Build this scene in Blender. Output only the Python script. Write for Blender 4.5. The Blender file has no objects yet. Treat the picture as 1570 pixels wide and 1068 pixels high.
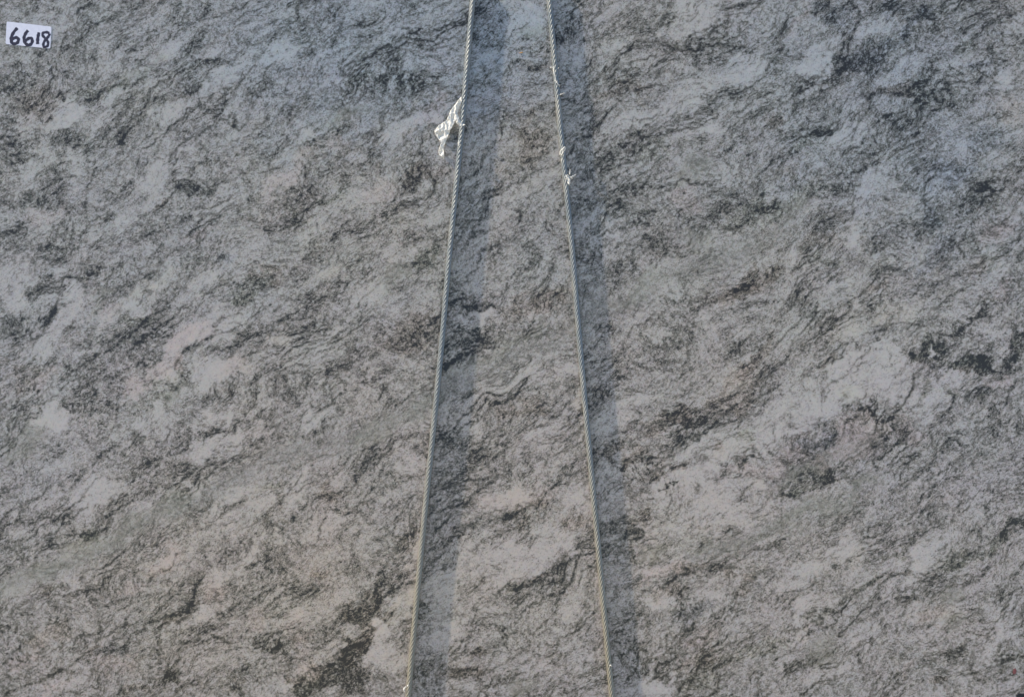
import bpy, bmesh, math, random
import numpy as np
from mathutils import Matrix, Vector

scene = bpy.context.scene
COL = scene.collection
R = math.radians

# ------------------------------------------------------------------ frame of the leaning slab
S = 523.33                      # photo pixels per metre on the slab face
TILT = R(18)                    # slab leans back
THICK = 0.03
X0, X1, Y0, Y1 = -28, 1600, -26, 1086     # slab outline in photo pixels
NRM = Vector((0, -math.cos(TILT), math.sin(TILT)))
UPV = Vector((0, math.sin(TILT), math.cos(TILT)))
RGT = Vector((1, 0, 0))
ROPE_R = 0.0084
CEN = Vector((0, 0, (Y1 - 534) / S * math.cos(TILT) + THICK * math.sin(TILT) + 2 * ROPE_R))
FR = Matrix((RGT, UPV, NRM)).transposed().to_4x4()        # local (right, up, out) -> world

def L(px, py, z=0.0):           # slab-plane metres
    return Vector(((px - 785) / S, (534 - py) / S, z))

def frame_at(px, py, z=0.0):
    return Matrix.Translation(CEN + (FR @ L(px, py, z))) @ FR

# ------------------------------------------------------------------ camera
cam = bpy.data.cameras.new("camera")
cam.sensor_width = 36
DIST = 3.6
cam.lens = 36 * DIST / 3.0
cam.clip_end = 500
cam_o = bpy.data.objects.new("camera", cam)
COL.objects.link(cam_o)
cam_o.matrix_world = Matrix.Translation(CEN + NRM * DIST) @ FR
scene.camera = cam_o

# ------------------------------------------------------------------ sun and sky
GRAZE, RISE = R(7.2), R(42)     # the sun rakes across the face from the upper left
sun_dir = (-RGT * math.cos(GRAZE) * math.cos(RISE) + UPV * math.cos(GRAZE) * math.sin(RISE) + NRM * math.sin(GRAZE))
sun = bpy.data.lights.new("sun", 'SUN')
sun.energy = 2.8
sun.angle = R(0.9)
sun.color = (1.0, 0.90, 0.75)
sun_o = bpy.data.objects.new("sun", sun)
COL.objects.link(sun_o)
sun_o.rotation_euler = sun_dir.to_track_quat('Z', 'Y').to_euler()
sun_o.location = CEN + sun_dir * 6

world = bpy.data.worlds.new("World")
scene.world = world
world.use_nodes = True
wt = world.node_tree
sky = wt.nodes.new("ShaderNodeTexSky")
sky.sky_type = 'NISHITA'
sky.sun_disc = False
sky.sun_elevation = math.asin(sun_dir.z)
sky.sun_rotation = math.atan2(sun_dir.x, sun_dir.y)
sky.dust_density = 0.7
sky.ozone_density = 1.6
bg = wt.nodes["Background"]
bg.inputs["Strength"].default_value = 0.105
wt.links.new(sky.outputs[0], bg.inputs[0])
vs = scene.view_settings
vs.view_transform = 'Standard'
vs.look = 'None'
vs.gamma = 1
vs.exposure = 1.06

# ------------------------------------------------------------------ helpers
def new_mat(name):
    m = bpy.data.materials.new(name)
    m.use_nodes = True
    return m, m.node_tree, m.node_tree.nodes["Principled BSDF"]

def node(nt, kind, **kw):
    n = nt.nodes.new(kind)
    for k, v in kw.items():
        if k in n.inputs:
            n.inputs[k].default_value = v
        else:
            setattr(n, k, v)
    return n

def math_n(nt, op, a, b=None, c=None):
    n = nt.nodes.new("ShaderNodeMath"); n.operation = op
    for i, v in enumerate((a, b, c)):
        if v is None: continue
        if isinstance(v, (int, float)): n.inputs[i].default_value = v
        else: nt.links.new(v, n.inputs[i])
    return n.outputs[0]

def mix_c(nt, f, a, b, mode='MIX'):
    n = nt.nodes.new("ShaderNodeMix"); n.data_type = 'RGBA'; n.blend_type = mode
    for i, v in ((0, f), (6, a), (7, b)):
        if isinstance(v, (int, float)): n.inputs[i].default_value = v
        elif isinstance(v, tuple): n.inputs[i].default_value = v
        else: nt.links.new(v, n.inputs[i])
    return n.outputs[2]

def thing(name, label, cat, mw, group=None):
    o = bpy.data.objects.new(name, None)
    o.empty_display_size = 0.05
    COL.objects.link(o)
    o.matrix_world = mw
    tag(o, label, cat, group)
    return o

def tag(o, label, cat, group=None):
    o["label"] = label; o["category"] = cat
    if group: o["group"] = group

def obj(name, verts, faces, mat, parent=None, mw=None, smooth=False):
    me = bpy.data.meshes.new(name)
    me.from_pydata([tuple(v) for v in verts], [], faces)
    me.update()
    if mat: me.materials.append(mat)
    if smooth:
        me.polygons.foreach_set("use_smooth", [True] * len(me.polygons))
    o = bpy.data.objects.new(name, me)
    COL.objects.link(o)
    if parent: o.parent = parent
    if mw is not None: o.matrix_world = mw
    return o

# ------------------------------------------------------------------ noise (numpy)
def perlin(x, y, seed):
    rs = np.random.RandomState(seed)
    perm = rs.permutation(256); perm = np.concatenate([perm, perm])
    ang = rs.rand(256) * 2 * np.pi
    gx, gy = np.cos(ang), np.sin(ang)
    xi = np.floor(x).astype(np.int64); yi = np.floor(y).astype(np.int64)
    xf = x - xi; yf = y - yi
    u = xf * xf * xf * (xf * (xf * 6 - 15) + 10); v = yf * yf * yf * (yf * (yf * 6 - 15) + 10)
    def g(ix, iy, dx, dy):
        h = perm[perm[ix & 255] + (iy & 255)]
        return gx[h] * dx + gy[h] * dy
    a = g(xi, yi, xf, yf); b = g(xi + 1, yi, xf - 1, yf)
    c = g(xi, yi + 1, xf, yf - 1); d = g(xi + 1, yi + 1, xf - 1, yf - 1)
    return ((a + (b - a) * u) * (1 - v) + (c + (d - c) * u) * v) * 1.5

def fbm(x, y, seed, octv=4, gain=0.55):
    s = 0; a = 1; t = 0
    for i in range(octv):
        s = s + a * perlin(x * 2 ** i + 17.3 * i, y * 2 ** i - 9.1 * i, seed + i)
        t += a * a; a *= gain
    return s / math.sqrt(t)

def sstep(e0, e1, x):
    t = np.clip((x - e0) / (e1 - e0), 0, 1)
    return t * t * (3 - 2 * t)

# mineral features of the slab, in thirds of the face: x y length width angle strength(hue)
FEATURES = {
(0,0): """110 70 200 90 10 -.3|770 240 130 80 40 -.6|950 225 140 60 20 -.6|1030 340 240 120 50 -.75|1150 330 90 50 50 -.6|530 260 110 110 60 -.55|300 510 160 80 40 -.9|120 545 130 70 10 -.7|270 580 150 60 40 -.6|530 430 130 60 20 -.7|780 500 180 110 20 -.75|430 590 160 35 97 -.6|325 740 140 45 95 -.7|170 780 260 70 50 -.75|680 810 160 100 40 -.7|700 900 160 110 30 -.65|750 700 160 40 80 -.5|870 760 140 120 30 -.4|1100 640 260 130 20 -.4|1310 690 200 50 40 -.7|1300 800 240 90 50 -.8p|1270 230 170 60 25 -.7|1470 390 200 40 8 -.75|1390 590 80 80 0 -.7|1450 230 120 30 55 -.6|1200 120 90 60 80 -.4|1450 500 100 100 0 -.5|200 980 220 70 10 -.6p|350 880 200 80 100 -.5|900 950 260 40 10 -.7|1000 880 150 70 30 -.5|580 1030 120 50 0 -.5|1540 660 90 60 30 -.4p
70 370 180 120 0 .55|180 470 230 110 20 .65n|380 440 200 40 5 .7g|560 370 120 60 30 .5g|700 300 180 50 25 .35g|330 620 130 110 50 .55|250 900 170 140 50 .6|150 920 120 50 40 .5g|560 600 200 160 30 .4|80 700 140 150 20 .5|630 470 160 120 20 .4|870 230 120 60 50 .5|970 275 140 45 20 .75|850 330 150 60 -30 .4|880 390 70 70 0 .5|990 480 150 30 25 .6|1070 420 150 35 55 .6|960 590 120 80 40 .5|830 430 150 40 5 .6|830 830 150 40 10 .7|730 930 110 40 40 .7n|920 970 140 30 20 .7|470 1000 130 60 0 .6|640 780 100 60 -30 .35|770 160 100 40 20 .5|1000 80 80 25 5 .6|1400 170 170 150 20 .45|1500 80 200 120 10 .4|1200 420 200 70 40 .5|1350 490 150 60 30 .4|1450 680 170 100 45 .4n|1490 900 180 40 20 .7g|1325 980 130 35 80 .6g|540 110 90 40 30 .4|350 200 160 120 30 .35|60 230 120 60 20 .2""",
(1,0): """200 170 60 30 60 -.5|250 130 80 60 80 -.4|40 420 150 50 60 -.3|300 590 300 80 30 -.75|430 510 180 60 50 -.4p|750 260 130 70 100 -.6b|840 80 130 120 60 -.6|1050 240 120 120 20 -.6b|1330 190 250 90 25 -.6|1200 230 100 60 20 -.4|1540 80 200 100 80 -.6|1400 560 320 120 20 -.7|1200 600 150 70 20 -.5|920 290 110 50 60 -.5|700 330 200 60 10 -.4b|760 370 200 60 10 -.3b|990 730 110 60 40 -.6|1050 40 80 60 30 -.5|1220 40 120 120 30 -.4|650 830 130 100 60 -.5b|170 870 200 80 10 -.4p|1530 330 100 80 30 -.4|400 970 250 120 30 -.3|800 790 200 90 30 -.4|1290 700 120 60 30 -.3|1500 760 150 100 30 -.4
110 370 180 60 15 .5g|280 390 200 120 10 .45|450 430 150 80 50 .5n|200 680 60 30 -20 .7|390 790 150 60 20 .6n|310 840 90 40 30 .5|650 120 200 160 90 .5b|700 190 120 50 0 .5b|880 150 120 80 20 .4g|910 290 70 50 40 .5|1000 160 120 40 10 .6b|1090 150 170 60 20 .5b|1230 100 150 60 10 .4|1300 410 200 50 10 .65n|1120 520 160 160 40 .35|1170 600 150 80 30 .4|1330 650 280 60 30 .6|1420 680 160 70 10 .5g|1150 750 200 180 30 .5|1280 880 180 100 30 .55|1100 950 170 60 25 .65|1360 840 90 60 40 .5|880 680 150 130 50 .5n|850 560 160 50 50 .5n|660 900 90 60 20 .6|600 740 120 30 0 .5|50 520 200 60 20 .4g|30 850 100 60 20 .5|1460 150 180 40 80 .4|620 560 150 130 30 .3|90 150 240 120 30 .35|330 220 200 80 30 .3""",
(2,0): """70 90 220 160 60 -.8|60 420 200 120 50 -.75|290 320 240 110 30 -.8|170 600 130 80 30 -.7|590 320 150 60 20 -.85|670 220 200 60 40 -.75|690 300 200 45 50 -.85|600 410 120 50 30 -.5|900 120 220 60 20 -.7b|1040 290 150 60 45 -.6b|1300 260 110 80 70 -.7b|1480 370 110 110 60 -.75|1540 120 130 90 80 -.6|1510 500 120 120 0 -.3n|740 590 140 110 30 -.7|540 100 150 40 60 -.5p|300 560 150 60 40 -.5|200 780 100 90 30 -.6|390 700 160 110 70 -.5|500 500 120 60 70 -.4|850 840 240 60 40 -.7|960 820 120 80 60 -.5|430 850 90 60 20 -.5|510 860 60 60 0 -.5|780 500 120 80 20 -.4|30 920 100 100 40 -.5p|1290 50 160 40 40 -.5|1230 640 180 120 20 -.4|1200 880 120 90 20 -.3|1450 1040 150 60 0 -.4p|780 1040 90 80 80 -.6|1020 460 120 60 30 -.3|870 470 80 80 40 -.4
860 260 260 100 25 .75b|780 330 180 80 35 .6|1050 200 110 60 60 .6|1060 150 200 50 50 .4b|680 60 150 90 0 .5b|980 40 140 70 20 .35b|1110 80 150 60 45 .5b|1180 20 160 40 40 .5|1450 60 130 120 30 .5|1320 200 120 60 0 .6g|1350 280 120 50 10 .55b|1440 250 150 100 60 .5|980 420 200 60 10 .7n|1100 360 150 60 40 .65|880 450 100 40 70 .6|1220 440 130 110 0 .6|1220 490 80 30 20 .8|1140 430 90 60 50 .5|1380 440 130 30 5 .6|1200 500 100 40 10 .5|950 600 150 80 45 .5|1000 540 150 50 45 .5|1410 640 180 90 0 .5b|1500 680 150 60 10 .45|620 480 180 60 40 .5|460 560 80 60 0 .6n|540 420 60 40 -40 .6|640 580 160 40 40 .6|560 660 130 60 40 .6g|500 720 200 50 35 .5|330 700 90 50 10 .6|70 640 160 60 20 .5g|60 780 180 150 20 .45g|200 450 200 40 30 .6|340 400 90 50 40 .5|80 260 160 40 10 .5|270 190 170 100 10 .35|440 180 200 60 45 .4|700 160 140 60 20 .4|780 700 180 40 5 .5|560 900 350 70 25 .5g|350 960 300 60 25 .5g|150 1000 200 60 40 .5|690 990 150 60 25 .6|1130 770 120 60 20 .4|1370 900 160 80 20 .65|1130 1000 120 100 30 .55b|1290 950 160 60 20 .4|1040 880 100 80 20 .4|1380 690 120 90 20 .4|500 250 100 80 60 .4|360 860 80 40 20 .5|1250 780 200 120 20 .3b""",
(0,1): """50 250 180 160 30 -.75|300 350 220 110 55 -.8|180 520 200 70 45 -.75|330 260 60 60 0 -.6|270 210 90 60 70 -.5|80 110 180 40 5 -.5|700 240 260 40 30 -.65c|640 340 110 60 20 -.75|520 380 140 60 30 -.5p|430 400 100 60 -20 -.5|430 540 130 40 10 -.5|880 270 160 70 50 -.7|970 350 120 90 50 -.7|890 460 180 90 10 -.8p|800 560 280 90 55 -.9p|680 660 130 50 45 -.8p|610 730 80 60 40 -.6p|1060 440 200 90 35 -.8|940 640 200 160 20 -.75|1050 620 160 80 20 -.6p|700 790 70 50 -20 -.8|260 850 150 100 30 -.9b|250 740 80 40 0 -.6|170 770 100 90 20 -.4b|210 690 120 60 30 -.4p|960 850 200 70 20 -.8|1050 810 120 40 30 -.5|930 980 90 80 -30 -.7|1080 940 220 90 15 -.7|700 900 180 110 10 -.55|1270 490 180 50 20 -.8c|1390 60 90 60 60 -.7|1330 140 100 70 60 -.6|1490 200 140 50 20 -.6c|1460 570 160 140 40 -.6|1300 610 120 120 30 -.5|1130 620 100 50 20 -.4|1420 830 110 100 50 -.7|1520 830 160 70 45 -.6|500 150 80 80 0 -.6|700 60 90 70 30 -.6|560 60 120 70 40 -.4|1120 190 80 50 0 -.5|900 10 160 30 15 -.5p|50 560 100 70 30 -.4|1520 480 100 60 30 -.4|500 870 60 60 30 -.5|950 190 120 50 20 -.4|1500 1010 100 60 20 -.4|1150 30 100 80 30 -.4
230 110 200 60 10 .7|420 180 80 80 60 .7|280 60 200 60 10 .5|210 400 130 50 70 .7|80 440 200 180 30 .5|170 260 110 50 40 .5|140 670 100 90 60 .7n|560 270 100 50 20 .6|460 300 120 90 50 .4g|650 400 160 50 30 .6g|770 290 160 80 20 .5|610 500 230 90 20 .5|420 640 160 90 20 .5|400 460 100 60 20 .4|1140 260 130 60 35 .8g|1030 270 160 40 15 .6|1100 300 80 60 20 .5g|1390 110 80 50 50 .65|1450 60 130 100 40 .4|1200 210 100 50 0 .5n|860 560 110 50 40 .65|810 605 80 25 90 .8n|730 710 170 90 40 .65g|850 660 80 30 60 .6|780 740 100 60 30 .4g|500 790 130 60 20 .7|560 690 100 80 90 .4|1010 880 160 70 30 .6|970 930 100 50 20 .5|920 760 150 60 10 .5|1120 860 60 40 20 .6|1060 740 40 40 0 .7n|1130 780 60 30 0 .6|1260 690 200 140 40 .5|1330 750 130 80 30 .6|1500 620 110 60 70 .5|1550 830 90 40 40 .6|1480 880 100 50 30 .5|1150 440 80 40 70 .6|1100 520 120 40 60 .5|1200 480 90 40 20 .4|600 920 90 40 -30 .6|540 990 200 110 20 .45|300 900 100 50 20 .5|120 920 200 90 30 .45g|380 780 220 80 20 .5|100 820 140 60 20 .4|820 960 120 60 90 .4|250 1010 120 40 10 .6|720 140 90 60 20 .5|900 130 100 60 20 .4|1030 120 100 60 30 .35b|1370 210 60 50 20 .5|1480 440 100 50 30 .4|60 30 150 60 10 .5|840 850 60 50 -40 .5|1390 920 200 40 30 .4|90 1000 140 60 20 .35g""",
(1,1): """270 100 240 100 20 -.7|130 250 160 60 50 -.7|80 330 100 80 40 -.5|600 60 40 40 0 -.4|590 390 150 90 10 -.6b|670 390 60 60 20 -.6b|620 250 130 110 20 -.4b|680 180 120 70 50 -.3b|600 890 130 100 20 -.7b|570 780 120 80 20 -.3b|950 520 150 80 40 -.7|850 640 200 90 20 -.6|1030 640 120 70 0 -.75|1040 440 100 60 50 -.6c|1090 760 70 60 80 -.8c|730 690 120 90 20 -.5|790 610 100 60 20 -.4|940 900 250 80 10 -.5|850 960 260 90 10 -.5|370 880 120 100 60 -.5|280 910 160 60 50 -.6|180 980 120 80 30 -.4|310 1010 120 60 50 -.4|1140 430 90 60 20 -.4b|1250 60 80 60 20 -.5|1450 270 160 100 20 -.7|1340 410 200 90 30 -.55|1400 530 200 120 30 -.4|1520 620 120 120 30 -.4|1300 830 200 120 40 -.6b|1380 760 120 80 50 -.5|1180 890 110 80 20 -.4b|1000 980 160 70 5 -.5|1090 70 100 60 30 -.4b|20 440 100 80 50 -.5|110 640 160 60 20 -.5|870 380 50 40 0 -.7
230 220 200 100 20 .4g|390 120 120 60 40 .5g|330 470 240 120 20 .5n|60 580 160 60 10 .5|240 760 130 60 10 .5|40 800 80 60 40 .6|550 500 220 60 15 .8b|530 590 110 50 40 .85|520 270 100 80 80 .6|620 350 120 20 0 .75|580 340 70 20 0 .5|540 60 100 60 50 .3|850 330 250 110 20 .45n|930 310 100 60 20 .6n|820 450 160 70 25 .5|1000 290 100 60 30 .5n|610 720 80 60 60 .5|520 760 150 50 20 .55|520 950 160 130 20 .45|850 800 150 60 15 .55n|740 820 80 50 20 .5n|1090 100 110 60 0 .75|1180 220 200 140 20 .5|1300 170 130 60 20 .6|1450 40 150 80 30 .5|1200 450 110 60 20 .75|1150 290 100 80 30 .4|1280 340 160 40 30 .5|1240 660 120 60 20 .4|1200 750 80 40 30 .6n|1470 850 180 70 15 .75n|1430 920 120 60 15 .7n|1250 990 80 60 30 .85n|1200 1010 80 40 0 .6n|1340 1040 80 50 0 .7n|1540 830 80 50 20 .7n|1540 930 80 50 20 .5|590 1050 150 50 20 .6|1380 240 240 50 35 .35g|250 860 520 70 28 .3g|700 560 500 60 27 .25g""",
(2,1): """420 905 640 120 30 -.8|860 640 330 170 35 -.9|970 660 200 180 60 -.8|1010 750 130 90 30 -.8|700 780 170 130 20 -.75|1170 780 180 110 40 -.75|1200 670 230 80 15 -.75|1440 670 130 60 -15 -.6p|1140 530 60 50 0 -.9|900 870 320 90 10 -.4n|800 970 160 110 30 -.5p|1040 930 120 110 50 -.5p|1450 150 100 90 60 -.7|1290 330 200 100 40 -.5|800 40 110 60 90 -.7|510 130 130 100 60 -.6|620 110 200 40 5 -.5|130 440 150 60 -50 -.6|30 530 130 50 80 -.6|220 340 100 60 20 -.5|400 370 300 120 30 -.45|560 440 200 100 30 -.4|750 440 200 150 30 -.5c|600 250 200 160 30 -.4|760 230 160 120 30 -.4|1000 370 260 90 30 -.5c|300 640 90 60 0 -.5p|130 960 260 70 25 -.7|450 960 200 100 20 -.5|570 690 90 60 20 -.5|480 760 260 80 30 -.5|1460 500 110 90 40 -.6|1480 260 100 80 30 -.4p|1400 880 120 60 30 -.3|200 1020 150 60 30 -.6|590 930 70 50 20 -.5|120 90 120 60 30 -.4|1440 30 100 60 20 -.3p|500 1030 160 80 10 -.5p
1180 510 130 45 -30 1g|1100 540 90 50 70 .95g|1140 580 150 40 10 .8g|1330 600 160 60 10 .95g|1280 590 150 30 5 .8g|1170 620 120 40 -10 .6|1300 630 80 30 0 .7n|1540 520 80 60 30 .9g|1500 600 140 60 20 .8|1560 570 80 60 80 .8g|1390 350 90 50 40 .8|1330 400 120 30 50 .6|1520 280 100 40 30 .6|1430 130 60 60 20 .6g|1540 130 120 60 80 .6|1340 170 120 60 20 .45n|1130 180 100 60 20 .6b|1110 280 130 40 60 .4|910 270 90 60 10 .4n|980 180 120 40 5 .5|850 340 80 50 10 .5|650 380 130 50 30 .55|670 130 140 40 5 .5g|440 180 60 50 30 .65n|340 230 230 90 25 .5n|260 290 250 70 20 .5n|370 580 230 50 38 .65n|340 610 80 40 0 .7n|250 650 140 120 40 .35n|670 480 100 100 30 .4|690 610 90 40 30 .5n|820 520 50 30 20 .6|950 580 30 20 0 .8|790 760 90 90 50 .35g|870 825 70 30 5 .9n|940 830 60 30 0 .95n|910 650 80 60 60 .3|1100 700 90 50 60 .6g|1180 720 140 40 10 .5g|1250 740 60 50 60 .5g|1370 730 120 50 30 .7|1440 830 80 50 0 .75|1470 720 120 40 40 .6|1500 790 150 50 30 .5|1380 950 200 150 30 .45|1280 930 160 60 40 .5|1200 980 160 110 30 .5|60 850 160 50 5 .85n|60 940 160 30 20 .7|290 940 100 60 15 .75g|270 740 360 120 33 .35n|490 860 70 40 20 .6|540 940 80 50 30 .6|640 970 180 80 10 .45b|700 950 130 60 80 .5|560 1030 120 30 0 .7|650 1050 80 40 0 .8n|890 950 130 60 60 .4|170 150 150 80 30 .35|80 60 160 140 30 .35g|660 30 200 80 20 .45n|300 40 200 80 30 .4|560 720 30 30 0 .8|620 860 80 40 80 .6|1190 360 22 20 0 1|180 1000 60 50 30 .6n|1300 1040 100 50 20 .5|1190 90 130 110 60 .45b""",
(0,2): """400 140 170 160 40 -.8|200 200 150 90 40 -.5|80 250 120 60 30 -.5|270 40 100 70 30 -.5|220 290 90 40 0 -.6|120 350 80 60 20 -.5|530 110 70 60 20 -.6|640 220 130 100 40 -.6|890 110 70 50 0 -.7|1050 150 110 90 10 -.7|1190 150 130 110 40 -.7|1360 120 200 80 55 -.75|1560 60 100 80 60 -.6|1020 280 140 120 50 -.6|1150 230 100 80 20 -.5|1450 290 180 140 40 -.6|1250 360 120 90 30 -.6|1140 420 140 70 60 -.7|1010 510 230 90 20 -.7|920 700 130 110 0 -.75|980 590 120 80 30 -.5p|750 430 110 70 60 -.7p|340 500 150 90 60 -.7|330 600 130 100 30 -.55|400 450 100 60 30 -.4|1130 20 140 60 20 -.6|1350 700 110 70 20 -.5p|620 590 120 40 5 -.4p|100 600 150 90 20 -.35|350 980 160 100 20 -.5|260 1030 150 50 20 -.5p|550 930 200 90 10 -.4p|1170 900 80 70 60 -.5|1390 880 100 60 30 -.4p|1310 1030 120 60 0 -.7|1180 700 140 80 20 -.35p|1380 790 120 70 30 -.4p|80 910 140 60 20 -.3p
410 330 130 60 10 .85g|230 350 120 40 10 .6|470 300 120 50 20 .6|200 260 220 80 20 .5|510 220 130 80 30 .5|60 420 160 80 30 .5|870 220 140 60 10 .6|950 200 120 50 20 .4|720 240 350 70 35 .3g|400 400 500 90 22 .3g|100 530 350 120 22 .35g|900 400 110 50 20 .6|710 480 120 40 20 .5n|850 670 70 60 50 .8|760 710 150 40 15 .75n|690 745 110 30 0 .7|770 550 60 20 0 .6|225 620 70 60 60 .6n|30 750 90 40 0 .7|500 840 90 70 80 .65b|370 820 80 60 20 .5|300 940 100 40 30 .8|780 965 90 50 -25 .95g|1190 790 160 40 5 .7|1240 860 90 50 10 .8g|1160 820 70 50 -30 .6|1360 580 100 90 20 .6|1440 500 120 50 10 .5n|1260 450 120 90 20 .5|1440 780 130 60 70 .4|1400 960 200 80 15 .8n|1510 950 160 110 20 1|1400 1030 120 80 20 .95g|1460 1000 200 90 20 .9|1090 980 140 50 10 .6|610 1040 100 40 20 .65n|880 1030 100 40 20 .6|880 600 80 40 60 .5|500 560 260 130 30 .35|550 700 300 100 15 .3|860 810 110 40 20 .5|960 870 100 50 20 .4|740 840 60 30 -60 .6|1220 110 100 50 20 .5g|1510 140 80 50 60 .6n|1130 500 50 40 0 .5|1100 570 80 50 20 .5|870 30 160 90 20 .5|640 30 150 80 30 .5|700 130 120 60 30 .4|1205 1058 20 15 0 1|980 640 60 30 20 .5|1115 705 30 18 80 .8|150 900 40 40 20 .5n|450 860 60 30 20 .5n|200 800 200 80 25 .3n""",
(1,2): """180 760 110 80 -30 -1|200 880 150 130 10 -.8|330 560 120 80 70 -.85c|290 660 140 70 40 -.7c|350 420 80 60 80 -.8c|220 170 120 50 65 -.7|300 30 110 70 60 -.6|60 270 150 80 20 -.5|820 170 320 130 10 -.75p|1080 140 160 140 20 -.6|1040 370 130 90 0 -.85|860 400 200 160 20 -.7|860 490 200 80 20 -.7|700 480 220 150 80 -.55|560 470 240 140 80 -.5b|470 580 150 120 20 -.55b|480 760 220 140 20 -.6b|510 300 100 60 50 -.6b|660 370 120 90 20 -.5|1090 510 120 90 20 -.5|1060 670 100 60 -30 -.6|720 900 160 80 30 -.6|890 920 150 130 40 -.6|1100 920 200 60 15 -.5b|610 1010 180 90 20 -.4|1200 50 120 80 20 -.5b|1240 150 140 80 20 -.5b|1420 310 300 100 10 -.55|1500 120 160 160 20 -.7|1460 620 120 60 -35 -.75|1480 490 200 60 20 -.6p|1460 1020 160 110 20 -.75|1530 760 120 80 20 -.4|1390 790 120 80 20 -.4|780 720 120 90 20 -.5|900 650 120 60 20 -.4|1200 890 80 60 60 -.5c|1150 930 90 60 30 -.4
490 110 250 50 20 .6|560 190 200 60 22 .7|560 20 130 40 10 .7|450 60 120 60 30 .5|520 340 60 40 30 .8n|910 180 60 60 60 .6n|840 275 70 40 10 .6n|960 70 120 40 10 .4|1060 280 150 50 10 .55n|840 350 260 40 5 .4|1110 370 60 60 60 .6|920 535 150 30 15 .8n|760 570 80 50 20 .7g|870 600 260 60 10 .5|1010 530 220 110 40 .5|980 640 150 120 40 .5|790 730 160 90 30 .4|750 775 50 30 0 .7|620 870 130 40 15 .7n|400 740 60 60 20 .6|480 550 60 40 60 .6|500 640 50 30 20 .6|390 660 80 60 30 .5|560 640 90 50 30 .4|430 930 200 90 10 .5|430 1020 150 90 20 .4|560 950 180 40 10 .6n|150 600 130 60 60 .75n|80 690 120 80 10 .7n|200 690 120 30 15 .7n|110 790 130 70 80 .75n|60 860 150 90 20 .9n|30 960 130 120 20 .95|90 1010 120 60 20 .8|200 1030 100 50 20 .4|240 530 120 120 50 .5|310 330 140 40 40 .5n|80 510 120 60 30 .4|30 400 100 60 30 .4|310 390 80 40 20 .5n|1230 290 160 60 20 .6|1350 330 80 60 0 .85|1310 280 70 50 20 .8|1390 230 90 60 20 .7n|1290 150 80 60 50 .6|1430 40 200 40 40 .6n|1340 10 110 40 10 .85n|1540 20 90 40 40 .7n|1280 430 200 120 10 .4|1420 410 200 60 20 .4g|1300 560 200 100 10 .4|1290 730 180 160 20 .5b|1550 540 60 60 20 .6|1500 590 120 60 20 .5n|1540 940 60 60 20 .6|1400 940 120 60 20 .4|1310 860 120 60 20 .4|900 770 200 60 20 .4|660 960 120 40 20 .4|830 1030 150 60 20 .4g|1030 1000 120 60 20 .4|1483 125 50 15 90 1|1280 970 160 120 20 .3|800 870 160 50 20 .35""",
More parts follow.
